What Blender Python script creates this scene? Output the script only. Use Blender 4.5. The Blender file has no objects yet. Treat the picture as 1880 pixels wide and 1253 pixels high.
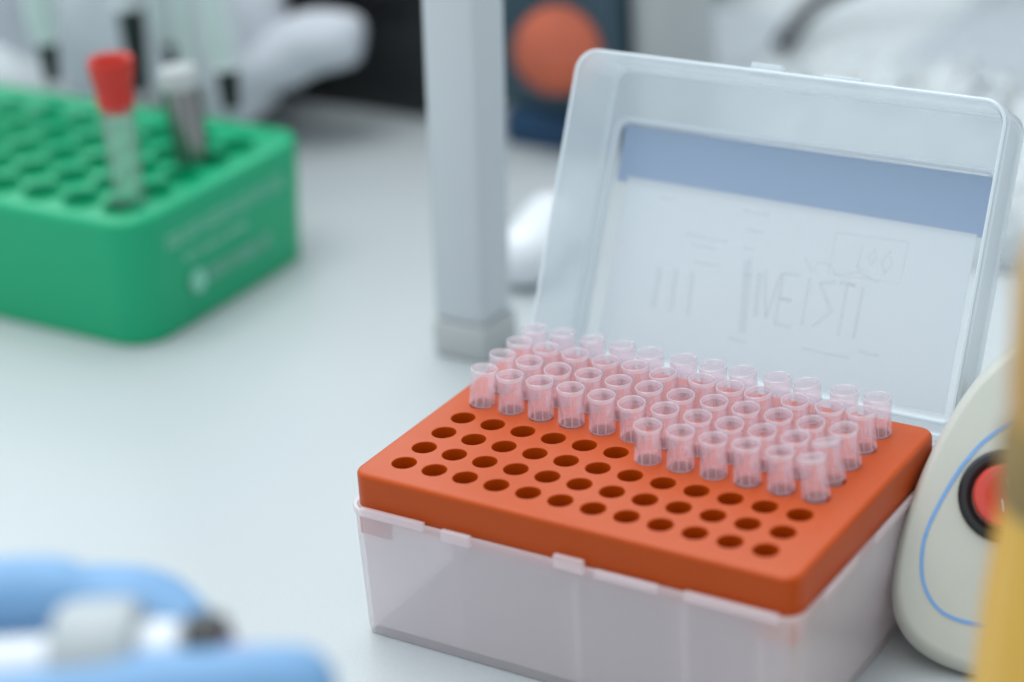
import bpy, bmesh, math, random
from mathutils import Vector, Matrix, Quaternion, noise

# ------------------------------------------------------------------ camera, light, exposure
scene = bpy.context.scene
COL = scene.collection
ZT = 46.0                                   # the bench lies 46 mm under the rack's upper face
def P(x, y, z):                             # mm, measured from the rack's corner hole -> metres
    return Vector((x, y, z + ZT)) * 0.001
CR = Matrix(((0.849137, 0.524479, -0.062353), (0.172683, -0.387246, -0.905661), (-0.499146, 0.758263, -0.419394)))
CP = P(300.009, -403.561, 263.010)
cd = bpy.data.cameras.new('camera'); cam = bpy.data.objects.new('camera', cd); COL.objects.link(cam)
Rw = CR.transposed() @ Matrix(((1, 0, 0), (0, -1, 0), (0, 0, -1)))
cam.matrix_world = Matrix.Translation(CP) @ Rw.to_4x4()
cd.sensor_width = 36; cd.lens = 80.37; cd.clip_start = 0.02; cd.clip_end = 50
cd.dof.use_dof = True; cd.dof.focus_distance = 0.573; cd.dof.aperture_fstop = 4.9
scene.camera = cam

w = bpy.data.worlds.new('World'); scene.world = w; w.use_nodes = True
bg = w.node_tree.nodes['Background']; bg.inputs[0].default_value = (0.84, 0.95, 1.0, 1); bg.inputs[1].default_value = 0.72

def area(name, loc, target, sx, sy, power, col):
    l = bpy.data.lights.new(name, 'AREA'); l.shape = 'RECTANGLE'; l.size = sx; l.size_y = sy; l.energy = power; l.color = col
    o = bpy.data.objects.new(name, l); COL.objects.link(o); o.location = loc
    o.rotation_euler = (Vector(target) - Vector(loc)).to_track_quat('-Z', 'Y').to_euler(); return o
area('ceiling_lamp', (-0.35, 0.05, 1.5), (0.0, 0.05, 0.0), 1.3, 0.9, 13, (0.95, 0.99, 1.0))
area('back_window', (-0.55, 1.05, 0.75), (0.0, 0.1, 0.0), 1.9, 0.9, 10, (0.91, 0.98, 1.0))
area('window_light', (-1.5, -0.3, 0.9), (0.0, 0.1, 0.0), 1.2, 1.2, 2.0, (0.86, 0.96, 1.0))

scene.view_settings.view_transform = 'Standard'; scene.view_settings.look = 'None'
scene.view_settings.exposure = 0.33; scene.view_settings.gamma = 1.0
scene.cycles.transmission_bounces = 24; scene.cycles.transparent_max_bounces = 48; scene.cycles.max_bounces = 24
scene.cycles.caustics_refractive = True; scene.cycles.blur_glossy = 0.5

# ------------------------------------------------------------------ materials
def mat(name, base, rough=0.5, spec=0.5, noise_amt=0.0, nscale=200, bump=0.0, bscale=600, metal=0.0, sss=0.0, coat=0.0, base2=None):
    m = bpy.data.materials.new(name); m.use_nodes = True; nt = m.node_tree; b = nt.nodes['Principled BSDF']
    b.inputs['Base Color'].default_value = (*base, 1); b.inputs['Roughness'].default_value = rough
    b.inputs['Specular IOR Level'].default_value = spec; b.inputs['Metallic'].default_value = metal
    b.inputs['Coat Weight'].default_value = coat
    if sss:
        b.inputs['Subsurface Weight'].default_value = sss; b.inputs['Subsurface Radius'].default_value = (1, .35, .1); b.inputs['Subsurface Scale'].default_value = 0.002
    tc = nt.nodes.new('ShaderNodeTexCoord')
    if noise_amt:
        n = nt.nodes.new('ShaderNodeTexNoise'); n.inputs['Scale'].default_value = nscale; n.inputs['Detail'].default_value = 5
        nt.links.new(tc.outputs['Object'], n.inputs['Vector'])
        mx = nt.nodes.new('ShaderNodeMix'); mx.data_type = 'RGBA'
        c2 = base2 or tuple(c * (1 - noise_amt) for c in base)
        mx.inputs[6].default_value = (*base, 1); mx.inputs[7].default_value = (*c2, 1)
        nt.links.new(n.outputs['Fac'], mx.inputs[0]); nt.links.new(mx.outputs[2], b.inputs['Base Color'])
        mr = nt.nodes.new('ShaderNodeMapRange'); mr.inputs[3].default_value = max(0.02, rough - .06); mr.inputs[4].default_value = rough + .06
        nt.links.new(n.outputs['Fac'], mr.inputs[0]); nt.links.new(mr.outputs[0], b.inputs['Roughness'])
    if bump:
        n2 = nt.nodes.new('ShaderNodeTexNoise'); n2.inputs['Scale'].default_value = bscale; n2.inputs['Detail'].default_value = 3
        nt.links.new(tc.outputs['Object'], n2.inputs['Vector'])
        bp = nt.nodes.new('ShaderNodeBump'); bp.inputs['Strength'].default_value = bump; bp.inputs['Distance'].default_value = 0.0003
        nt.links.new(n2.outputs['Fac'], bp.inputs['Height']); nt.links.new(bp.outputs[0], b.inputs['Normal'])
    return m

def plastic(name, tint, clear, trans, glass=0.0, grough=0.1, ior=1.45, rough=0.3, gtint=(1, 1, 1)):
    """see-through plastic: part clear, part cloudy (light scatters through), part glassy, with a skin gloss"""
    m = bpy.data.materials.new(name); m.use_nodes = True; nt = m.node_tree
    for n in list(nt.nodes):
        if n.type != 'OUTPUT_MATERIAL': nt.nodes.remove(n)
    out = [n for n in nt.nodes if n.type == 'OUTPUT_MATERIAL'][0]
    tr = nt.nodes.new('ShaderNodeBsdfTransparent'); tr.inputs[0].default_value = (*gtint, 1)
    tl = nt.nodes.new('ShaderNodeBsdfTranslucent'); tl.inputs[0].default_value = (*tint, 1)
    df = nt.nodes.new('ShaderNodeBsdfPrincipled'); df.inputs['Base Color'].default_value = (*tint, 1); df.inputs['Roughness'].default_value = rough
    gl = nt.nodes.new('ShaderNodeBsdfRefraction'); gl.inputs['Color'].default_value = (*gtint, 1); gl.inputs['Roughness'].default_value = grough; gl.inputs['IOR'].default_value = ior
    gs = nt.nodes.new('ShaderNodeBsdfGlossy'); gs.inputs['Roughness'].default_value = rough
    fr = nt.nodes.new('ShaderNodeFresnel'); ge = nt.nodes.new('ShaderNodeNewGeometry')
    mr = nt.nodes.new('ShaderNodeMapRange'); mr.inputs[3].default_value = ior; mr.inputs[4].default_value = 1 / ior   # same gloss on both sides of the wall
    nt.links.new(ge.outputs['Backfacing'], mr.inputs[0]); nt.links.new(mr.outputs[0], fr.inputs[0])
    m1 = nt.nodes.new('ShaderNodeMixShader'); m1.inputs[0].default_value = trans
    nt.links.new(df.outputs[0], m1.inputs[1]); nt.links.new(tl.outputs[0], m1.inputs[2])
    m2 = nt.nodes.new('ShaderNodeMixShader'); m2.inputs[0].default_value = glass
    nt.links.new(tr.outputs[0], m2.inputs[1]); nt.links.new(gl.outputs[0], m2.inputs[2])
    m3 = nt.nodes.new('ShaderNodeMixShader'); m3.inputs[0].default_value = clear
    nt.links.new(m1.outputs[0], m3.inputs[1]); nt.links.new(m2.outputs[0], m3.inputs[2])
    m4 = nt.nodes.new('ShaderNodeMixShader'); nt.links.new(fr.outputs[0], m4.inputs[0])
    nt.links.new(m3.outputs[0], m4.inputs[1]); nt.links.new(gs.outputs[0], m4.inputs[2])
    nt.links.new(m4.outputs[0], out.inputs[0]); return m

M = dict(
    bench=mat('bench_laminate', (0.495, 0.525, 0.54), 0.34, 0.5, 0.10, 900, 0.25, 2500),
    wall=mat('wall_paint', (0.62, 0.65, 0.68), 0.7, 0.3, 0.05, 6, 0.1, 80),
    orange=mat('orange_plastic', (0.50, 0.066, 0.0), 0.36, 0.30, 0.10, 60, 0.10, 4000, sss=0.25),
    green=mat('green_plastic', (0.0, 0.36, 0.16), 0.33, 0.42, 0.06, 40, 0.08, 3000),
    greyw=mat('grey_white_paint', (0.57, 0.60, 0.63), 0.45, 0.5, 0.06, 30, 0.1, 900),
    beigeb=mat('beige_base', (0.48, 0.50, 0.50), 0.5, 0.4, 0.08, 40, 0.15, 900),
    cream=mat('cream_housing', (0.55, 0.555, 0.505), 0.38, 0.5, 0.07, 90, 0.15, 1800),
    blueline=mat('blue_print', (0.18, 0.36, 0.68), 0.45),
    black=mat('black_plastic', (0.012, 0.012, 0.014), 0.32, 0.5, 0.2, 50),
    dark=mat('dark_plastic', (0.022, 0.03, 0.03), 0.5, 0.4, 0.3, 30),
    slate=mat('slate_panel', (0.05, 0.09, 0.12), 0.5, 0.4, 0.2, 20),
    navy=mat('navy_base', (0.015, 0.06, 0.14), 0.5, 0.4, 0.2, 20),
    redbtn=mat('red_button', (0.62, 0.05, 0.03), 0.22, 0.5, 0.05, 100, coat=0.4),
    orball=mat('orange_knob', (0.62, 0.13, 0.06), 0.7, 0.3, 0.3, 45, base2=(0.34, 0.09, 0.06)),
    redcap=mat('red_stopper', (0.55, 0.022, 0.008), 0.42, 0.5, 0.1, 60),
    glovem=mat('blue_nitrile', (0.19, 0.37, 0.62), 0.5, 0.4, 0.12, 120, 0.8, 250),
    white=mat('white_plastic', (0.76, 0.78, 0.82), 0.35, 0.5, 0.04, 60),
    grey=mat('grey_plastic', (0.42, 0.45, 0.47), 0.4, 0.5, 0.05, 60),
    metal=mat('brushed_steel', (0.32, 0.31, 0.30), 0.25, 0.5, 0.1, 80, metal=1.0),
    yellow=mat('yellow_plastic', (0.74, 0.43, 0.07), 0.35, 0.5, 0.15, 30, sss=0.1),
    amber=mat('amber_plastic', (0.58, 0.34, 0.10), 0.4, 0.5, 0.25, 40),
    olive=mat('dark_amber_plastic', (0.30, 0.20, 0.06), 0.4, 0.5, 0.3, 60),
    coat=mat('white_cloth', (0.70, 0.72, 0.78), 0.85, 0.2, 0.1, 60, 0.5, 500),
    cardt=plastic('thin_label_paper', (0.90, 0.93, 0.95), 0.0, 0.45, rough=0.6),
    bluet=plastic('thin_blue_paper', (0.40, 0.55, 0.74), 0.0, 0.45, rough=0.6),
    card=mat('paper', (0.62, 0.66, 0.70), 0.6, 0.3, 0.04, 150),
    bluesheet=mat('blue_label_paper', (0.24, 0.42, 0.66), 0.6, 0.3, 0.2, 14, base2=(0.30, 0.40, 0.60)),
    ink=plastic('faded_ink', (0.70, 0.75, 0.83), 0.92, 0.45, rough=0.6),
    mottled=mat('mottled_carton', (0.62, 0.65, 0.68), 0.6, 0.3, 0.5, 90, base2=(0.12, 0.14, 0.15)),
    print=mat('pale_print', (0.22, 0.56, 0.42), 0.5, 0.3),
    pink=mat('pink_tip', (0.65, 0.30, 0.42), 0.4),
    box=plastic('frosted_box_plastic', (1.0, 0.92, 0.95), 0.45, 0.5, 0.0, rough=0.28),
    lid=plastic('frosted_lid_plastic', (0.80, 0.86, 0.90), 0.48, 0.5, 0.0, rough=0.2),
    rim=plastic('tip_rim_plastic', (1.0, 0.94, 1.0), 0.68, 0.5, 0.1, 0.12, 1.45, 0.12),
    rimw=plastic('thick_edge_plastic', (0.90, 0.95, 0.98), 0.30, 0.5, rough=0.15),
    tip=plastic('clear_tip_plastic', (1.0, 0.93, 0.96), 0.84, 0.65, 0.0, 0.12, 1.35, 0.12, (1.0, 0.965, 0.985)),
    clear=plastic('clear_tube_plastic', (0.80, 0.90, 0.88), 0.93, 0.5, 0.2, 0.1, 1.4, 0.1),
    bag=mat('bag_plastic', (0.80, 0.84, 0.86), 0.18, 0.5, 0.05, 100, 1.0, 180, coat=0.3),
)

# ------------------------------------------------------------------ helpers
def props(o, label=None, cat=None, group=None, kind=None):
    if label: o['label'] = label
    if cat: o['category'] = cat
    if group: o['group'] = group
    if kind: o['kind'] = kind
    return o
def empty(name, loc, label, cat, group=None, rot=(0, 0, 0)):
    o = bpy.data.objects.new(name, None); COL.objects.link(o); o.location = loc; o.rotation_euler = rot
    o.empty_display_size = 0.01
    return props(o, label, cat, group)
def wm(o):
    m = Matrix.LocRotScale(o.location, o.rotation_euler, None)
    return wm(o.parent) @ m if o.parent else m
def obj(name, bm, m, parent=None, smooth=True, ang=35, base=None):
    """link a bmesh given in world metres as ONE object"""
    bmesh.ops.recalc_face_normals(bm, faces=bm.faces)
    me = bpy.data.meshes.new(name)
    if parent: bm.transform(wm(parent).inverted())
    elif bm.verts:
        xs = [v.co.x for v in bm.verts]; ys = [v.co.y for v in bm.verts]; zs = [v.co.z for v in bm.verts]
        base = Vector(((min(xs) + max(xs)) / 2, (min(ys) + max(ys)) / 2, min(zs)))
        bm.transform(Matrix.Translation(-base))
    bm.to_mesh(me); bm.free(); me.materials.append(m)
    o = bpy.data.objects.new(name, me); COL.objects.link(o)
    if parent: o.parent = parent
    else: o.location = base
    if smooth:
        for p in me.polygons: p.use_smooth = True
        try: me.set_sharp_from_angle(angle=math.radians(ang))
        except Exception: pass
    return o
def rrect(x0, x1, y0, y1, r, n=6):
    pts = []
    for cx, cy, a in ((x1 - r, y0 + r, -90), (x1 - r, y1 - r, 0), (x0 + r, y1 - r, 90), (x0 + r, y0 + r, 180)):
        for k in range(n + 1):
            t = math.radians(a + 90 * k / n); pts.append((cx + r * math.cos(t), cy + r * math.sin(t)))
    return pts
def loft(bm, loops, f, cap0=True, cap1=True, close=False):
    """loops: list of (points2d, h); f maps (a, b, h) to metres"""
    rings = [[bm.verts.new(f(a, b, h)) for a, b in pts] for pts, h in loops]
    n = len(rings[0]); pairs = list(zip(rings[:-1], rings[1:]))
    if close: pairs.append((rings[-1], rings[0]))
    for A, B in pairs:
        for i in range(n): bm.faces.new((A[i], A[(i + 1) % n], B[(i + 1) % n], B[i]))
    if cap0 and not close: bm.faces.new(rings[0][::-1])
    if cap1 and not close: bm.faces.new(rings[-1])
    return rings
def box(bm, x0, x1, y0, y1, z0, z1, f=P, bev=0.0):
    g = bmesh.new()
    vs = [g.verts.new((x, y, z)) for x in (x0, x1) for y in (y0, y1) for z in (z0, z1)]
    for q in ((0, 1, 3, 2), (4, 6, 7, 5), (0, 4, 5, 1), (2, 3, 7, 6), (0, 2, 6, 4), (1, 5, 7, 3)): g.faces.new([vs[i] for i in q])
    if bev: bmesh.ops.bevel(g, geom=g.edges[:], offset=bev, segments=3, affect='EDGES', profile=0.5)
    for v in g.verts: v.co = f(*v.co)
    me = bpy.data.meshes.new('tmp'); g.to_mesh(me); g.free(); bm.from_mesh(me); bpy.data.meshes.remove(me)
def lathe(bm, prof, f, n=40, close=False):
    """prof: (r, h); f maps local (x, y, h) mm to metres"""
    rings = []
    for r, h in prof:
        if r < 1e-4: rings.append([bm.verts.new(f(0, 0, h))])
        else: rings.append([bm.verts.new(f(r * math.cos(2 * math.pi * k / n), r * math.sin(2 * math.pi * k / n), h)) for k in range(n)])
    pr = list(zip(rings[:-1], rings[1:]))
    if close: pr.append((rings[-1], rings[0]))
    for A, B in pr:
        for k in range(n):
            a, b = A[k % len(A)], A[(k + 1) % len(A)]; c, d = B[(k + 1) % len(B)], B[k % len(B)]
            fs = []
            for v in (a, b, c, d):
                if v not in fs: fs.append(v)
            if len(fs) > 2: bm.faces.new(fs)
def axis(p0, p1):
    """local frame (mm) with h along p0->p1; returns map to metres"""
    p0 = Vector(p0); d = (Vector(p1) - p0).normalized()
    s = d.orthogonal().normalized(); t = d.cross(s)
    return lambda x, y, h: P(*(p0 + s * x + t * y + d * h))
def vert(x, y, z): return lambda a, b, h: P(x + a, y + b, z + h)
def tube(bm, pts, r, f=P, n=10):
    pts = [Vector(p) for p in pts]; rings = []
    rr = r if isinstance(r, (list, tuple)) else [r] * len(pts)
    up = None
    for i, p in enumerate(pts):
        d = (pts[min(i + 1, len(pts) - 1)] - pts[max(i - 1, 0)]).normalized()
        s = d.orthogonal().normalized() if up is None else (up - d * up.dot(d)).normalized()
        up = s; t = d.cross(s)
        rings.append([bm.verts.new(f(*(p + (s * math.cos(a) + t * math.sin(a)) * rr[i]))) for a in [2 * math.pi * k / n for k in range(n)]])
    for A, B in zip(rings[:-1], rings[1:]):
        for k in range(n): bm.faces.new((A[k], A[(k + 1) % n], B[(k + 1) % n], B[k]))
    bm.faces.new(rings[0][::-1]); bm.faces.new(rings[-1])
def smooth_path(pts, k=8):
    pts = [Vector(p) for p in pts]; out = []
    q = [2 * pts[0] - pts[1]] + pts + [2 * pts[-1] - pts[-2]]
    for i in range(1, len(q) - 2):
        for s in range(k):
            t = s / k; a, b, c, d = q[i - 1:i + 3]
            out.append(0.5 * ((2 * b) + (c - a) * t + (2 * a - 5 * b + 4 * c - d) * t * t + (3 * b - a - 3 * c + d) * t ** 3))
    out.append(pts[-1]); return out
def skin(chains, root, levels=2):
    """chains: {name: [(co_mm, r_mm) or 'link']}; returns bmesh in metres grown by Skin + Subdivision"""
    verts, rad, edges = chains
    me = bpy.data.meshes.new('sk'); me.from_pydata([P(*v) for v in verts], edges, []); me.update()
    o = bpy.data.objects.new('sk', me); COL.objects.link(o)
    md = o.modifiers.new('s', 'SKIN'); md.use_smooth_shade = True; md.branch_smoothing = 0.6
    for i, r in enumerate(rad):
        sv = me.skin_vertices[0].data[i]; sv.radius = (r * 0.001, r * 0.001); sv.use_root = (i == root)
    ss = o.modifiers.new('u', 'SUBSURF'); ss.levels = levels; ss.render_levels = levels
    bpy.context.view_layer.update()
    ev = o.evaluated_get(bpy.context.evaluated_depsgraph_get()); em = ev.to_mesh()
    bm = bmesh.new(); bm.from_mesh(em); ev.to_mesh_clear(); bpy.data.objects.remove(o); bpy.data.meshes.remove(me); return bm

# ------------------------------------------------------------------ the setting
bm = bmesh.new(); box(bm, -1300, 1200, -700, 1100, -ZT - 30, -ZT, bev=2)
props(obj('bench', bm, M['bench'], smooth=False), kind='structure')
bm = bmesh.new(); box(bm, -1600, 1600, 1101, 1160, -ZT - 900, 1500)
props(obj('wall', bm, M['wall'], smooth=False), kind='structure')

# ------------------------------------------------------------------ tip box (base with hinged lid)
tb = empty('tip_box', P(50.7, 31, -ZT), 'frosted see-through pipette tip box with its lid propped open behind', 'tip box')
def ins(d): return (-11 + d, 112.6 - d, -11.7 + d, 73 - d)
bm = bmesh.new()
def bl(d, z, r): return (rrect(*ins(d), r, 8), z)
loft(bm, [bl(2.4, -46, 2.2), bl(1.7, -45.5, 2.8), bl(1.5, -44, 3.0), bl(0.7, -17, 4.4), bl(0.55, -11.2, 5), bl(0.1, -10.9, 5.3), bl(0, -9.6, 5.4), bl(0.2, -9.2, 5.2),
          bl(0.95, -9.2, 4.6), bl(1.6, -11.2, 4), bl(1.9, -17, 3.6), bl(2.6, -43.6, 2.2), bl(4.4, -44.6, 1.4)], P)
base = obj('base', bm, M['box'], tb)
# latch lugs and stepped rim on the front and side
for a, b, z0, z1, o_ in ((-6, 12.5, -10.6, -8.3, 0.35), (17.8, 26.0, -11.6, -8.6, 0.5), (49.6, 57.6, -10.8, -7.3, 0.6), (60.5, 77.0, -11, -8.9, 0.35), (84, 107.5, -10.9, -8.5, 0.35)):
    bm = bmesh.new(); box(bm, a, b, -11.7 - o_, -10.8 - o_ + .5, z0, z1, bev=0.25); obj('latch', bm, M['box'], base)
for a, b in ((2, 20), (30, 52)):
    bm = bmesh.new(); box(bm, 112.2, 113.0, a, b, -10.6, -8.6, bev=0.2); obj('latch', bm, M['box'], base)
for xr, ww in ((18.5, 0.5), (52.3, 1.6), (81.3, 1.6), (101, 0.6)):
    bm = bmesh.new(); box(bm, xr - ww / 2, xr + ww / 2, -8.2, -6.6, -43, -13.5, bev=0.2); obj('rib', bm, M['box'], base)

def L(x, u, n): return P(x, 79 + .43 * u + .903 * n, .903 * u - .43 * n)
def lr(x0, x1, u0, u1, r, n): return (rrect(x0, x1, u0, u1, r, 8), n)
bm = bmesh.new()
loft(bm, [lr(-11.2, 112.4, -9.2, 79.6, 6.2, -0.2), lr(-11.2, 112.4, -9.2, 79.6, 6.2, 2.2), lr(-10.6, 111.8, -8.6, 79.0, 5.8, 2.5), lr(-9.8, 111.0, -7.8, 78.2, 5.4, 18.0),
          lr(-9.4, 110.6, -7.4, 77.8, 5.0, 19.6), lr(-8.2, 109.4, -6.2, 76.6, 4.0, 20.6), lr(-6.8, 107.4, -3.8, 64.0, 3.6, 20.6), lr(-6.4, 107.0, -3.4, 63.4, 3.5, 21.2),
          lr(-5.0, 105.4, -2, 61.8, 3, 20.2), lr(-6.6, 106.9, -3.4, 63.0, 3.6, 19.4), lr(-7.8, 109.0, -5.8, 75.9, 4.0, 19.6), lr(-8.6, 109.9, -6.7, 77.0, 4.6, 18.2), lr(-9.5, 110.8, -7.6, 77.9, 5.2, 1.2), lr(-10.2, 111.4, -8.2, 78.6, 5.6, -0.2)],
     L, cap0=False, cap1=False, close=True)
lid = obj('lid', bm, M['lid'], tb)
bm = bmesh.new(); loft(bm, [lr(-6.2, 106.6, -3.2, 63.0, 3.4, 20.3), lr(-6.2, 106.6, -3.2, 63.0, 3.4, 21.1)], L)
obj('top_panel', bm, plastic('lid_panel_plastic', (0.86, 0.92, 0.97), 0.86, 0.5, 0.0, rough=0.2), lid)
bm = bmesh.new(); loft(bm, [lr(-4.4, 106, 45.6, 61.6, 0.6, 21.7), lr(-4.4, 106, 45.6, 61.6, 0.6, 21.9)], L)
props(obj('backing_sheet', bm, M['bluet'], lid), 'blue sheet behind the white card in the lid')
cardpts = [(-1.5, -1.6), (102.3, -1.0), (102.4, 46.3), (-0.9, 47.2)]
bm = bmesh.new(); loft(bm, [(cardpts, 21.25), (cardpts, 21.6)], L)
card = obj('label_card', bm, M['cardt'], lid, smooth=False)
bm = bmesh.new()                                           # show-through print, mirrored because it is read from the back
SN = [0]
def stroke(pts, wd=0.35):
    for (a, b), (c, d) in zip(pts[:-1], pts[1:]):
        v = Vector((c - a, d - b, 0)); s = Vector((-v.y, v.x, 0)).normalized() * wd / 2
        q = [(a + s.x, b + s.y), (c + s.x, d + s.y), (c - s.x, d - s.y), (a - s.x, b - s.y)]
        SN[0] += 1; h_ = 21.24 - SN[0] * .0006; loft(bm, [(q, h_ - .0003), (q, h_)], L)
fx = [(64, 41), (84.5, 41.5), (84, 30.5), (63.5, 30), (64, 41)]; stroke(fx, 0.3)
stroke([(80, 38.5), (78, 35), (79.5, 32.5), (81, 35), (80, 37)], .5); stroke([(75.5, 38), (74, 36), (75.4, 34), (76.5, 36), (75.5, 38)], .5); stroke([(72, 38.6), (71.5, 32.8), (73, 32)], .5)
stroke([(56, 33), (59, 29.5), (60, 32.5), (64, 32.2), (66, 29.6), (72, 31.6), (78, 29.8)], .45)
for sx, pts in ((79, ((0, 28), (0, 14))), (74, ((-2, 28), (2, 28), (0, 28), (0, 14))), (68, ((2, 28), (-2, 27), (2, 20), (-2, 15))), (62, ((0, 28), (0, 15))), (56, ((2, 28), (-2, 28), (-2, 21), (1, 21), (-2, 21), (-2, 14), (2, 14))), (50, ((2, 28), (0, 15), (-2, 28)))):
    stroke([(sx * .9 + a * 1.2 + 3, b) for a, b in pts], 0.9)
for k, (a, b, y) in enumerate(((20, 33, 34), (22, 30, 31.5), (24, 32, 27), (10, 15, 43), (36, 44, 43), (38, 43, 38), (38, 41, 33), (39, 42, 26), (38, 44, 8), (60, 74, 9), (76, 82, 11))):
    stroke([(a, y), ((a + b) / 2, y - .3), (b, y - .2)], .6)
for q in ((0, 1), (1, 2), (2, 3)): stroke([(14 + q[0] * 5, 24), (14 + q[0] * 5.5, 12)], 1.2)
stroke([(40, 30), (42, 10)], 2.4); stroke([(44, 27), (45, 15)], 1.6)
obj('print', bm, M['ink'], card, smooth=False)
for a in (12, 80):
    bm = bmesh.new(); box(bm, a, a + 10, 72.6, 76.6, -10.5, -9.0, bev=.3); obj('hinge', bm, M['box'], tb)
bm = bmesh.new(); box(bm, 40.5, 49.5, 79.4, 81.3, 0.2, 2.6, f=L, bev=.3); box(bm, 61, 72, 79.4, 80.5, 0.6, 2.4, f=L, bev=.3)
obj('lid_catch', bm, M['lid'], lid)
def bead(x0, x1, u0, u1, r, n, rad):
    bm = bmesh.new(); lp = [Vector((a, b, n)) for a, b in rrect(x0, x1, u0, u1, r, 8)]; N = len(lp); rg = []
    cx, cy = (x0 + x1) / 2, (u0 + u1) / 2
    for i, p in enumerate(lp):
        d = (lp[(i + 1) % N] - lp[i - 1]).normalized(); o_ = Vector((d.y, -d.x, 0))
        rg.append([bm.verts.new(L(*(p + o_ * rad * math.cos(a) + Vector((0, 0, rad * math.sin(a)))))) for a in [2 * math.pi * k / 8 for k in range(8)]])
    for i in range(N):
        A, B = rg[i], rg[(i + 1) % N]
        for k in range(8): bm.faces.new((A[k], A[(k + 1) % 8], B[(k + 1) % 8], B[k]))
    return bm
obj('rim_bead', bead(-10.7, 111.9, -8.7, 79.1, 6, -0.7, .45), M['rimw'], lid)
obj('corner_ridge', bead(-8.5, 109.8, -6.6, 76.8, 4.4, 18.6, .5), M['rimw'], lid)
obj('panel_ridge', bead(-6.0, 106.4, -3.0, 62.9, 3.6, 19.2, .65), M['rimw'], lid)

# ------------------------------------------------------------------ orange rack plate
bm = bmesh.new()
X0, X1, Y0, Y1 = -9.8, 111.2, -9.7, 71.6
def ol(d, z, r): return (rrect(X0 + d, X1 - d, Y0 + d, Y1 - d, r, 8), z)
fil = [ol(0.1 + 1.3 * (1 - math.cos(math.radians(a))), -1.3 + 1.3 * math.sin(math.radians(a)), 4.2 - 1.3 * (1 - math.cos(math.radians(a)))) for a in range(0, 91, 9)]
rings = loft(bm, [ol(2.0, -2.6, 3), ol(1.4, -9.4, 3.4), ol(0.0, -9.4, 4.4)] + fil, P, cap0=False, cap1=False)
outer = rings[-1]
edges = [bm.edges.get((outer[i], outer[(i + 1) % len(outer)])) for i in range(len(outer))]
NS = 28
for i in range(12):
    for j in range(8):
        def ring(r, z): return [bm.verts.new(P(i * 9 + r * math.cos(2 * math.pi * k / NS), j * 9 + r * math.sin(2 * math.pi * k / NS), z)) for k in range(NS)]
        rs = [ring(3.32, 0), ring(3.2, -0.06), ring(3.13, -0.22), ring(3.05, -2.0), ring(2.9, -11.5)]
        for A, B in zip(rs[:-1], rs[1:]):
            for k in range(NS): bm.faces.new((A[k], A[(k + 1) % NS], B[(k + 1) % NS], B[k]))
        edges += [bm.edges.get((rs[0][k], rs[0][(k + 1) % NS])) for k in range(NS)]
bmesh.ops.triangle_fill(bm, use_beauty=True, use_dissolve=False, edges=edges)
rack = empty('tip_rack', P(50.7, 31, -9.4), 'orange perforated tip rack plate seated in the frosted box, half its holes empty', 'tip rack')
obj('plate', bm, M['orange'], rack, ang=18)
bm = bmesh.new()
def sk_(d, z, r): return (rrect(-9.0 + d, 110.6 - d, -9.3 + d, 70.8 - d, r, 8), z)
loft(bm, [sk_(0, -9.5, 3.5), sk_(0.1, -12.6, 3.5), sk_(1.1, -12.6, 2.6), sk_(1.0, -9.5, 2.6)], P, close=True)
for cx, cy, sx, sy in ((-9.0, -9.3, 1, 1), (110.6, -9.3, -1, 1), (110.6, 70.8, -1, -1), (-9.0, 70.8, 1, -1)):
    xs = sorted((cx + .4 * sx, cx + 9.5 * sx)); ys = sorted((cy + .25 * sy, cy + 1.2 * sy)); box(bm, *xs, *ys, -17.4, -12.65, bev=.2)
    xs = sorted((cx + .25 * sx, cx + 1.2 * sx)); ys = sorted((cy + 1.3 * sy, cy + 4.5 * sy)); box(bm, *xs, *ys, -17.4, -12.65, bev=.2)
obj('skirt', bm, M['orange'], rack)

# ------------------------------------------------------------------ pipette tips
def tip_mesh():
    bm = bmesh.new(); f = lambda x, y, h: Vector((x, y, h)) * .001
    lathe(bm, [(3.36, 9.95), (3.58, 9.8), (3.62, 9.4), (3.60, 8.9), (3.50, 8.7), (3.34, 4.0), (3.24, 3.8), (2.66, 3.6), (2.6, 0.5), (3.42, 0.42), (3.42, 0.12), (2.62, 0.05), (2.5, -2), (2.2, -14), (1.3, -26), (0.55, -32),
               (0.35, -32), (0.9, -26), (1.8, -14), (2.1, -2), (2.2, 2.2), (2.3, 3.0), (2.86, 3.7), (3.05, 8.6), (3.14, 9.8)], f, 32, close=True)
    for k in range(10):                                     # upright fins round the lower half of the collar
        a = 2 * math.pi * (k + .5) / 10; c, s = math.cos(a), math.sin(a)
        g = lambda x, y, z: Vector((c * x - s * y, s * x + c * y, z)) * .001
        box(bm, 2.58, 3.42, -0.15, 0.15, 0.40, 3.75, f=g)
    bmesh.ops.recalc_face_normals(bm, faces=bm.faces)
    me = bpy.data.meshes.new('pipette_tip'); bm.to_mesh(me); bm.free(); me.materials.append(M['tip']); me.materials.append(M['rim'])
    for p in me.polygons:
        p.use_smooth = True
        if p.center.z > .0088 or (p.center.z > 0 and p.center.z < .0037 and p.center.xy.length > .0031): p.material_index = 1
    me.set_sharp_from_angle(angle=math.radians(40)); return me
TM = tip_mesh()
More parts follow.
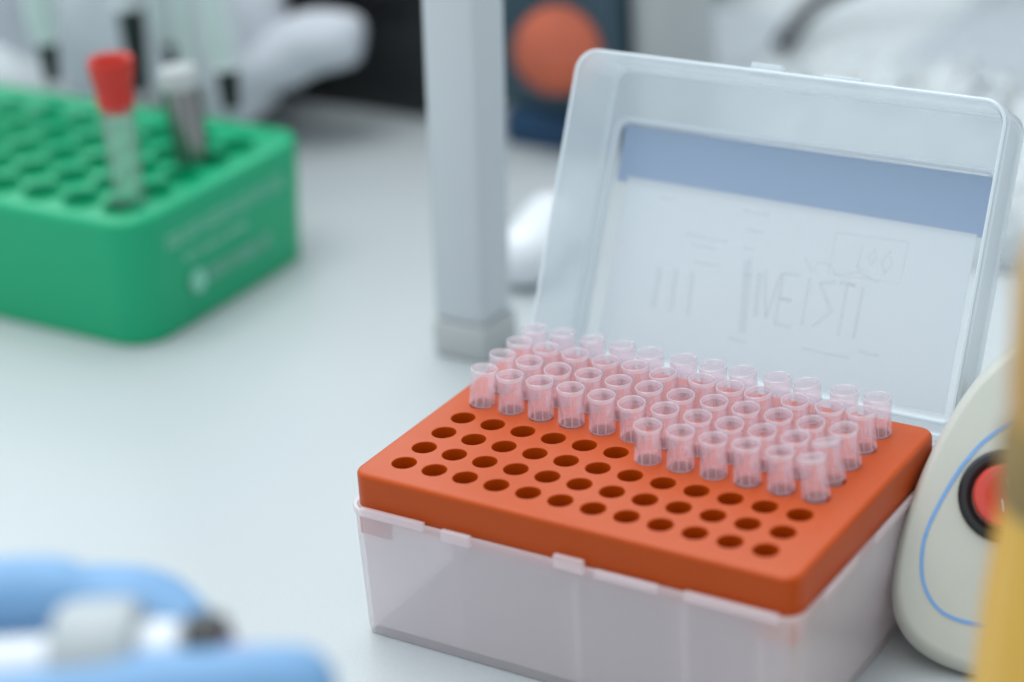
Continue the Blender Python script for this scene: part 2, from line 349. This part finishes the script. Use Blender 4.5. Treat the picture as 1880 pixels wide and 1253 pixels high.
OFF = {4: [(1.2, -1.4), (0.9, -0.9), (0.7, -0.9), (0.3, -0.6), (0.1, -0.5), (-1.6, 0.8)],
 5: [(1.5, 0.3), (0.7, -0.5), (0.6, -0.6), (0.8, -0.7), (0.9, -0.9), (0.9, -1.8), (1.0, -1.2), (1.2, -1.5), (0.9, -1.7), (0.7, -1.7), (0.2, -1.5), (-2.4, 1.2)],
 6: [(1.4, 0.5), (1.1, -0.6), (1.3, -1.8), (0.8, -0.7), (0.6, -0.8), (0.6, -1.2), (0.7, -1.5), (0.9, -1.2), (0.7, -1.5), (0.7, -1.9), (0.3, -2.0), (-0.3, -1.6)],
 7: [(1.2, 0.3), (0.8, -0.7), (0.8, -1.0), (0.5, -0.7), (0.3, -0.6), (-0.3, -1.4), (1.5, -0.3), (0.8, -1.3), (-0.5, -1.5), (0.8, -1.7), (0.8, -1.2), (-0.1, -0.7)],
 8: [(0.4, -0.5), (-0.2, 0.2), (-0.1, 0.6), (0.1, 0.2), (0.1, -1.5), (0.8, -1.1), (0.2, -1.2), (-0.3, -1.5), (0.2, -0.7), (-0.8, -1.2), (0.3, -0.6), (0.1, -0.5)]}
ORD = ['first', 'second', 'third', 'fourth', 'fifth', 'sixth', 'seventh', 'eighth', 'ninth', 'tenth', 'eleventh', 'twelfth']
ROWN = {4: 'the short front row', 5: 'the frontmost full row', 6: 'the third row from the lid', 7: 'the second row from the lid', 8: 'the row nearest the lid'}
random.seed(4)
for r, offs in OFF.items():
    for k, (dx, dy) in enumerate(offs):
        i = k + (6 if r == 4 else 0)
        o = bpy.data.objects.new('pipette_tip', TM); COL.objects.link(o)
        dx, dy = dx - 0.6, dy + 0.9
        o.location = P(i * 9, (r - 1) * 9, random.uniform(0.0, 0.3))
        d = Vector((dx, dy, 10.5)).normalized()
        q = Vector((0, 0, 1)).rotation_difference(d)
        o.rotation_euler = (q @ Quaternion((0, 0, 1), random.uniform(0, 6.28))).to_euler()
        how = 'leaning ' if (dx * dx + dy * dy) > 4 else ''
        n = ORD[k] + ' from the left'
        if k == len(offs) - 1: n = 'last on the right'
        if k == 0: n = 'first on the left'
        props(o, f'{how}clear pinkish pipette tip, {n} in {ROWN[r]}', 'pipette tip', 'pipette tips standing in the orange rack')

# ------------------------------------------------------------------ green tube rack and its tubes
gr = empty('tube_rack', P(-235, 142, -ZT), 'green plastic test tube rack with rows of round holes and pale side print', 'tube rack')
bm = bmesh.new()
GX0, GX1, GY0, GY1 = -345, -172.5, 98, 192
def gl(d, z, r): return (rrect(GX0 + d, GX1 - d, GY0 + d, GY1 - d, r, 8), z)
gf = [gl(2.5 * (1 - math.cos(math.radians(a))) - 1.5, -3.5 + 2.5 * math.sin(math.radians(a)), 13 - 2.5 * (1 - math.cos(math.radians(a)))) for a in range(0, 91, 15)]
rings = loft(bm, [gl(1.5, -45.9, 12), gl(0.6, -45.2, 13)] + gf + [gl(3, -1.0, 11), gl(3.6, -2.4, 10.5)], P, cap0=True, cap1=False)
outer = rings[-1]; edges = [bm.edges.get((outer[i], outer[(i + 1) % len(outer)])) for i in range(len(outer))]
gh = []
for i in range(9):
    for j in range(5):
        x = GX1 - 15 - i * 17.6; y = GY0 + 14 + j * 15.2; gh.append((x, y))
        def ring(r, z): return [bm.verts.new(P(x + r * math.cos(2 * math.pi * k / 28), y + r * math.sin(2 * math.pi * k / 28), z)) for k in range(28)]
        rs = [ring(6.9, -2.4), ring(6.8, -1.2), ring(6.3, -1.1), ring(6.2, -3), ring(6.1, -16)]
        for A, B in zip(rs[:-1], rs[1:]):
            for k in range(28): bm.faces.new((A[k], A[(k + 1) % 28], B[(k + 1) % 28], B[k]))
        bm.faces.new(rs[-1]); edges += [bm.edges.get((rs[0][k], rs[0][(k + 1) % 28])) for k in range(28)]
bmesh.ops.triangle_fill(bm, use_beauty=True, use_dissolve=False, edges=edges)
obj('body', bm, M['green'], gr, ang=30)
bm = bmesh.new(); random.seed(9)                            # illegible pale lettering moulded on the right-hand side
xf = GX1 + 1.15
def glyphs(y0, y1, zc, h):
    y = y0
    while y < y1:
        wd = random.uniform(.9, 1.8); k = random.random()
        box(bm, xf - .5, xf + .35, y, y + .7, zc - h / 2, zc + h / 2)
        if k > .3: box(bm, xf - .5, xf + .34, y + .75, y + wd + .6, zc + h / 2 - .8, zc + h / 2 - .1)
        if k > .5: box(bm, xf - .5, xf + .34, y + .75, y + wd + .6, zc - h / 2 + .1, zc - h / 2 + .8)
        y += wd + 1.1
glyphs(113, 176, -13, 5.0); glyphs(121, 154, -21, 2.2); glyphs(132, 165, -31, 4.6)
lathe(bm, [(0, 0), (4.2, 0), (4.2, .8), (0, .8)], lambda a, b, h: P(xf - .45 + h, 126 + a, -31 + b), 24)
props(obj('lettering', bm, M['print'], gr, smooth=False), 'pale blurred lettering and round emblem')

def test_tube(p0, p1, label, capmat, kind):
    t = empty('test_tube', P(*p0), label, 'test tube', 'tubes standing in the green rack')
    f = axis(p0, p1); ln = (Vector(p1) - Vector(p0)).length
    return t, f, ln
p0, p1 = Vector((-187, 115, -20)), Vector((-187.5, 116, 46))
t, f, ln = test_tube(p0, p1, 'clear test tube with a red stopper, leaning in the front of the green rack', None, 0)
bm = bmesh.new(); lathe(bm, [(0, 0), (3.2, .8), (5, 3.4), (5.6, 6), (5.6, 52), (4.7, 52), (4.7, 6), (3.8, 4), (2.2, 2), (0, 1.4)], f, 32); obj('glass', bm, M['clear'], t)
bm = bmesh.new(); lathe(bm, [(0, 49), (4.5, 49.3), (4.6, 51.5), (6.0, 51.8), (6.2, 55), (5.9, 57), (6.9, 61), (7.6, 65.5), (7.1, 67.4), (5.6, 67), (4.9, 64.5), (0, 64)], f, 32); obj('stopper', bm, M['redcap'], t)
p0, p1 = Vector((-191.5, 155.5, -39)), Vector((-195, 155.5, 30))
t, f, ln = test_tube(p0, p1, 'steel cylinder tube with pale round cap, right rear of the green rack', None, 0)
bm = bmesh.new(); lathe(bm, [(0, 0), (6.3, 0), (6.3, 63), (0, 63)], f, 32); obj('sleeve', bm, M['metal'], t)
bm = bmesh.new(); lathe(bm, [(0, 63.05), (6.3, 63.1), (6.7, 63.6), (6.7, 68.5), (6.0, 70), (0, 70.2)], f, 32); obj('cap', bm, M['beigeb'], t)

# ------------------------------------------------------------------ hanging pipettes and their stand, behind the green rack
st = empty('pipette_stand', P(-650, 235, -ZT), 'pale pipette stand with its rail above the green rack', 'stand')
bm = bmesh.new(); box(bm, -700, -600, 180, 300, -ZT, -ZT + 12, bev=3); obj('foot', bm, M['greyw'], st)
bm = bmesh.new(); box(bm, -660, -640, 222, 240, -ZT + 12.1, 200, bev=3); obj('post', bm, M['greyw'], st)
bm = bmesh.new(); box(bm, -639.9, -190, 222, 240, 150, 160, bev=2); obj('rail', bm, M['greyw'], st)
def pipette(x, y, z, r, label, body, nose, noser=3.4, tipc=True, lean=0, nl=15):
    t = empty('pipette', P(x, y, z - 20), label, 'pipette', 'pipettes hanging from the stand')
    f = axis((x, y, z), (x + lean, y, z + 100))
    bm = bmesh.new(); lathe(bm, [(0, nl), (noser + .6, nl), (r * .7, nl + 4), (r, nl + 9), (r, 120), (r * 1.5, 128), (r * 1.6, 190), (r, 205), (0, 205)], f, 28); obj('barrel', bm, body, t)
    bm = bmesh.new(); lathe(bm, [(0, -.3), (noser * .7, 0), (noser, nl - .05), (0, nl - .05)], f, 24); obj('nozzle', bm, nose, t)
    if tipc:
        bm = bmesh.new(); lathe(bm, [(0, -24), (.6, -24), (2.6, -.4), (0, -.4)], f, 20); obj('tip', bm, M['clear'], t)
pipette(-222, 213, -5, 6.5, 'white pipette with black nozzle, rightmost of the hanging pipettes', M['white'], M['black'], 4.6)
pipette(-293, 196, 2, 6.5, 'white pipette with black nozzle, leftmost of the hanging pipettes', M['white'], M['black'], 4.0)
pipette(-286, 236, -14, 6.2, 'dark tapered pipette hanging behind the red stopper', M['white'], M['dark'], 5.4, False, nl=34)
pipette(-272, 240, -9, 7.0, 'white pipette hanging directly behind the red stopper, its nozzle half hidden', M['white'], M['dark'], 2.8, False)
pipette(-252, 232, -20, 7.5, 'white pipette hanging above the steel tube, no dark nozzle showing', M['white'], M['grey'], 3.4, False)
bm = bmesh.new(); box(bm, -404, -352, 216, 219, -10, 122, bev=1)
props(obj('printed_carton', bm, M['mottled']), 'mottled grey and white card hanging at the far left behind the rack', 'card')

# ------------------------------------------------------------------ background equipment
bm = bmesh.new(); box(bm, -360, -205, 324, 460, -ZT, 110, bev=4)
props(obj('equipment_case', bm, M['black']), 'black equipment case standing left of the pale post', 'equipment')
po = empty('upright_post', P(-70, 150, -ZT), 'tall pale grey rectangular post on a beige foot, beside the open lid', 'post')
bm = bmesh.new(); box(bm, -85.5, -65.5, 136, 156, -ZT, -ZT + 12.5, bev=1.5); obj('foot', bm, M['beigeb'], po)
bm = bmesh.new(); box(bm, -85.0, -66.0, 136.5, 154, -ZT + 12.6, 190, f=lambda x, y, z: P(x + (z + 34) * .068, y - (z + 34) * .03, z), bev=2); obj('column', bm, M['greyw'], po)
cu = empty('control_unit', P(-150, 330, -ZT), 'slate grey unit with a navy base and round orange knob, behind the lid corner', 'equipment')
bm = bmesh.new(); box(bm, -180, -121, 316, 372, -ZT + 14.1, 90, bev=3); obj('housing', bm, M['slate'], cu)
bm = bmesh.new(); box(bm, -168, -122, 312, 374, -ZT, -ZT + 14, bev=2); obj('base', bm, M['navy'], cu)
bm = bmesh.new(); f = axis((-142, 315.8, -6), (-135, 298, 3)); lathe(bm, [(0, -3), (13, -3), (16.5, 1), (17.5, 6), (15.8, 11), (11, 14), (4, 15.4), (0, 15)], f, 36); obj('knob', bm, M['orball'], cu)
bm = bmesh.new(); box(bm, -119, -108, 330, 380, -ZT, 80, bev=2)
props(obj('storage_box', bm, M['beigeb']), 'pale grey box standing right of the orange knob', 'box')
bm = bmesh.new(); box(bm, -250, -180, 505, 560, -ZT, 0, bev=4)
props(obj('dark_case', bm, M['black']), 'small black case in the far background above the lid', 'case')

def capsule(bm, a, b, r, n=28):
    f = axis(a, b); ln = (Vector(b) - Vector(a)).length
    pr = [(r * math.sin(math.radians(t)), r - r * math.cos(math.radians(t))) for t in range(0, 91, 15)]
    pr += [(r * math.cos(math.radians(t)), ln - r + r * math.sin(math.radians(t))) for t in range(0, 91, 15)]
    pr[0] = (0, 0); pr[-1] = (0, ln); lathe(bm, pr, f, n)
bm = bmesh.new(); capsule(bm, (-84, 186, -ZT + 10.5), (-98, 236, -ZT + 10.5), 10.5)
props(obj('white_tube', bm, M['white']), 'glossy white rounded tube lying between the post and the open lid', 'tube')

# pale cloth bundle with a rounded end pointing right
V = [(-300, 275, -30), (-272, 272, -20), (-250, 285, -8), (-236, 298, -4), (-223, 304, -8), (-262, 262, -34), (-330, 300, 0), (-300, 320, 60), (-390, 280, -10), (-460, 290, 20), (-420, 350, 80)]
Rr = [30, 30, 18, 13, 10.5, 14, 46, 60, 44, 50, 60]
E_ = [(0, 1), (1, 2), (2, 3), (3, 4), (1, 5), (0, 6), (6, 7), (6, 8), (8, 9), (8, 10)]
bm = skin((V, Rr, E_), 0, 3)
for v in bm.verts: v.co += v.normal * 0.003 * noise.noise(v.co * 60)
for v in bm.verts: v.co.z = max(v.co.z, 0.0005)
props(obj('cloth_bundle', bm, M['coat'], ang=180), 'pale grey cloth bundle with rounded end, in front of the black case', 'cloth')

# crinkled white bag, paper and cable behind the lid
def crumple(name, f, nu, nv, thick, m, label, cat):
    bm = bmesh.new(); g = [[bm.verts.new(P(*f(i / nu, j / nv))) for j in range(nv + 1)] for i in range(nu + 1)]
    for i in range(nu):
        for j in range(nv): bm.faces.new((g[i][j], g[i + 1][j], g[i + 1][j + 1], g[i][j + 1]))
    r = bmesh.ops.solidify(bm, geom=bm.faces[:], thickness=thick * .001)
    return props(obj(name, bm, m, ang=50), label, cat)
def bagf(u, v):
    x = -72 + 200 * u; y = 268 + 120 * v; h = 54 * math.sin(math.pi * min(1, max(0, v))) ** .5 * min(1, u * 7) ** .5 * (1 - .25 * u)
    n = noise.fractal(Vector((u * 12, v * 8, 3)), .6, 2, 6) * 9
    return (x + n * .4, y + n * .5, -ZT + 1 + max(0, h * .8 + n * math.sin(math.pi * v)))
crumple('plastic_bag', bagf, 110, 60, 0.3, M['bag'], 'crinkled bright white plastic bag lying behind the open lid', 'bag')
def papf(u, v):
    x = -62 + 190 * u; y = 395 + 190 * v
    return (x, y, -ZT + 2 + 14 * math.sin(u * 2.4 + .3) * (0.4 + .6 * v) + 2 * noise.noise(Vector((u * 3, v * 3, 1))))
crumple('paper_sheet', papf, 40, 40, 0.3, M['card'], 'large curled pale paper sheet at the top right background', 'paper')
def padf(u, v):
    x = -215 + 95 * u; y = 410 + 85 * v
    return (x, y, -ZT + 1.5 + 12 * (1 - u) * math.sin(v * 2.6) + 2 * noise.noise(Vector((u * 4, v * 3, 5))))
crumple('folded_paper', padf, 30, 30, 0.3, M['card'], 'folded white paper lying left of the black cable', 'paper')
bm = bmesh.new(); tube(bm, smooth_path([(-112, 448, -ZT + 7), (-116, 472, -ZT + 9), (-113, 492, -ZT + 14), (-98, 512, -ZT + 20), (-72, 530, -ZT + 26), (-20, 560, -ZT + 30)]), 4.0, n=12)
props(obj('cable', bm, M['black']), 'thick black cable curving away above the lid at top', 'cable')

# ------------------------------------------------------------------ cream machine with the red button, right of the box
ma = empty('bench_mixer', P(150, 75, -ZT), 'cream rounded benchtop device with blue outline and red button, touching the tip box', 'device')
Nn = Vector((0.30, -0.80, 0.52)).normalized()               # the sloping face looks up and towards the photographer
O0 = Vector((126, 43.5, -22))
Ux = Nn.cross(Vector((0, 0, -1))); Ux = Vector((0, 0, 1)).cross(Nn).normalized(); Uy = Nn.cross(Ux).normalized()
CC = CP * 1000 - Vector((0, 0, ZT))
def onface(px, py, off=0):
    d = CR.transposed() @ Vector(((px - 940) / 4196.7, (py - 626.5) / 4196.7, 1)); t = (O0 + Nn * off - CC).dot(Nn) / d.dot(Nn)
    q = CC + d * t - O0; return (q.dot(Ux), q.dot(Uy))
outl = [(1880, 625), (1800, 700), (1745, 780), (1700, 870), (1666, 960), (1648, 1050), (1650, 1110), (1672, 1160), (1715, 1197), (1785, 1227), (1880, 1250), (1990, 1220), (2080, 1120), (2130, 980), (2130, 800), (2080, 680), (2000, 615), (1930, 600)]
o2 = [Vector((*onface(*p), 0)) for p in outl]
c0 = sum(o2, Vector()) / len(o2); o2 = [c0 + (p - c0) * 1.06 for p in o2]
o2 = smooth_path(o2 + [o2[0]], 5)[:-1]
cen = sum(o2, Vector()) / len(o2)
def FM(a, b, h): return P(*(O0 + Ux * a + Uy * b + Nn * h))
def shr(k): return [((cen + (p - cen) * k).x, (cen + (p - cen) * k).y) for p in o2]
bm = bmesh.new(); lo = []
for a in range(0, 91, 10):
    t = math.radians(a); lo.append((shr(1 - 0.10 * (1 - math.cos(t))), -8 + 7 * math.sin(t)))
lo = [(shr(.80), -42), (shr(.93), -38), (shr(1.0), -28)] + lo + [(shr(.6), 0.3), (shr(.3), .9), (shr(.05), 1.0)]
loft(bm, lo, FM)
for v in bm.verts: v.co.z = max(v.co.z, 0.0006)
obj('housing', bm, M['cream'], ma, ang=60)
ln_ = [(2000, 760), (1930, 757), (1865, 772), (1810, 808), (1765, 858), (1722, 930), (1697, 990), (1692, 1050), (1705, 1095), (1735, 1128), (1790, 1146), (1880, 1155), (1980, 1130)]
def lift(a, b):                                             # height of the domed face over its plane
    p = Vector((a, b, 0)); best = 1
    lo_, hi = 0, 1.2
    return 0.55
pts = smooth_path([Vector((*onface(*p, .0), 0)) for p in ln_], 6)
bm = bmesh.new()
bw = []
for i, p in enumerate(pts):
    d = (pts[min(i + 1, len(pts) - 1)] - pts[max(i - 1, 0)]).normalized(); s = Vector((-d.y, d.x, 0)) * .45
    bw.append((p + s, p - s))
def hgt(p):
    r = (p - cen); ang = math.atan2(r.y, r.x)
    rm = min(((math.atan2((q - cen).y, (q - cen).x) - ang + math.pi) % (2 * math.pi) - math.pi) ** 2 + 0 * i for q in o2)
    q = min(o2, key=lambda q: abs((math.atan2((q - cen).y, (q - cen).x) - ang + math.pi) % (2 * math.pi) - math.pi))
    k = r.length / (q - cen).length
    tab = [(0.05, 1.0), (.3, .9), (.6, .3), (.90, -1.0), (.92, -1.1), (1.0, -8)]
    for (a, b), (c, d) in zip(tab[:-1], tab[1:]):
        if k <= c: return b + (d - b) * max(0, (k - a)) / (c - a)
    return -8
for (a, b), (c, d) in zip(bw[:-1], bw[1:]):
    vs = [[bm.verts.new(FM(p.x, p.y, hgt(p) + o_)) for p in (a, b, d, c)] for o_ in (-.4, .16)]
    bm.faces.new(vs[1]); bm.faces.new(vs[0][::-1])
    for k in range(4): bm.faces.new((vs[0][k], vs[0][(k + 1) % 4], vs[1][(k + 1) % 4], vs[1][k]))
obj('outline_stripe', bm, M['blueline'], ma, smooth=False)
bc = onface(1846, 912); fb = lambda a, b, h: FM(bc[0] + a, bc[1] + b, h)
bm = bmesh.new(); lathe(bm, [(8.0, -1), (11.2, -1), (11.2, 1.6), (10.4, 2.6), (9.2, 2.8), (8.2, 2.2), (7.9, 1)], fb, 40, close=True); ringo = obj('button_ring', bm, M['black'], ma)
bm = bmesh.new(); lathe(bm, [(0, 0), (7.7, 0), (7.7, 3.6), (7.2, 4.6), (6.4, 4.9), (4, 4.6), (0, 4.5)], fb, 40); bt = obj('button', bm, M['redbtn'], ma)
bm = bmesh.new()                                            # the power symbol: a ring and a bar
lathe(bm, [(1.35, 4.5), (1.85, 4.5), (1.85, 4.85), (1.35, 4.85)], lambda a, b, h: fb(a + 1.6, b + 3.6, h), 28, close=True)
box(bm, -1.6, -1.1, -3.6, -.8, 4.5, 4.85, f=lambda a, b, h: fb(a * .9 - b * .15, b + .1 * a, h))
obj('power_mark', bm, M['white'], bt, smooth=False)

# ------------------------------------------------------------------ yellow container in the near right corner
ye = empty('yellow_bottle', P(190, -55, -ZT), 'tall yellow plastic bottle cut off at the right edge, nearest the photographer', 'bottle')
bm = bmesh.new(); lathe(bm, [(0, 0), (22, 0), (24, 2), (23.4, 40), (19.2, 66), (17.6, 84), (15.4, 100), (15, 106), (0, 106)], vert(188, -51, -ZT), 48); obj('body', bm, M['yellow'], ye)
bm = bmesh.new(); lathe(bm, [(0, 122.1), (13.6, 122.1), (14.2, 128), (13.6, 148), (11.5, 156), (7, 160), (0, 161)], vert(188, -51, -ZT), 48); obj('cap', bm, M['amber'], ye)
bm = bmesh.new(); lathe(bm, [(0, 106.1), (15.2, 106.1), (15.6, 107.5), (15.4, 118), (14.2, 122), (0, 122)], vert(188, -51, -ZT), 48); obj('collar', bm, M['olive'], ye)

# ------------------------------------------------------------------ gloved hand, near left corner
def K(px, py, d):
    return CC + (CR.transposed() @ Vector(((px - 940) / 4196.7, (py - 626.5) / 4196.7, 1))) * d
pe = empty('person', P(40, -165, -ZT), 'hand in a blue glove holding a small grey and white device, bottom left corner', 'person')
V = []; Rr = []; E_ = []
def add(px, py, d, r, prev=None):
    V.append(tuple(K(px, py, d))); Rr.append(r)
    if prev is not None: E_.append((prev, len(V) - 1))
    return len(V) - 1
pm = add(-420, 1330, 430, 22)
wr = add(-680, 1500, 440, 21, pm); fa = add(-960, 1700, 455, 24, wr); add(-1300, 1950, 470, 30, fa)
def chain(root, pts):
    p = root
    for q in pts: p = add(*q, p)
chain(pm, [(-190, 1150, 412, 11), (-60, 1110, 410, 8.0), (70, 1092, 410, 9.2), (170, 1118, 409, 7.0), (265, 1118, 408, 8.0), (372, 1182, 405, 6.8), (412, 1222, 402, 6)])      # index
chain(pm, [(-190, 1160, 434, 11), (-30, 1110, 434, 8.4), (110, 1120, 432, 7.8), (255, 1098, 430, 8.6), (330, 1150, 426, 7.2), (365, 1200, 420, 6.4)])      # middle
chain(pm, [(-210, 1190, 454, 10.5), (-60, 1150, 456, 8.2), (60, 1160, 455, 7.8), (140, 1210, 450, 7.2), (170, 1260, 444, 6.4)])      # ring
chain(pm, [(-240, 1230, 472, 9.5), (-130, 1205, 476, 7.2), (-40, 1225, 474, 6.8), (10, 1270, 468, 6.2)])      # little
chain(pm, [(-300, 1380, 400, 15), (-60, 1370, 388, 11.5), (180, 1308, 384, 9.4), (360, 1272, 386, 9.0), (520, 1266, 388, 9.0), (630, 1272, 389, 7.2)])      # thumb
bm = skin((V, Rr, E_), 0, 2)
for v in bm.verts: v.co += v.normal * 0.0007 * noise.noise(v.co * 160)
gv = obj('glove', bm, M['glovem'], pe, ang=180)
dv = empty('handheld_device', P(*K(150, 1215, 396)), 'small grey and white device with a black ring held between gloved fingers', 'device')
f = axis(K(-60, 1235, 396), K(430, 1205, 392))
bm = bmesh.new(); lathe(bm, [(0, 0), (5, 0), (5.6, 1), (5.6, 16), (0, 16)], f, 32); obj('body', bm, M['white'], dv)
bm = bmesh.new(); lathe(bm, [(0, 16.1), (8, 16.1), (10.6, 17.5), (11.4, 20), (11.4, 28), (10.4, 31), (0, 31)], f, 32); obj('collar', bm, M['grey'], dv)
bm = bmesh.new(); lathe(bm, [(0, 31.1), (6.4, 31.1), (7.2, 33), (6.6, 38), (5, 39.5), (0, 39.5)], f, 32); obj('neck', bm, M['white'], dv)
bm = bmesh.new(); lathe(bm, [(0, 39.6), (7.4, 39.6), (8.4, 41), (7.4, 45.5), (0, 45.5)], f, 32); obj('ring', bm, M['black'], dv)
bm = bmesh.new(); lathe(bm, [(0, 45.6), (2.6, 45.6), (1.8, 51), (0, 51)], f, 24); obj('tip', bm, M['pink'], dv)
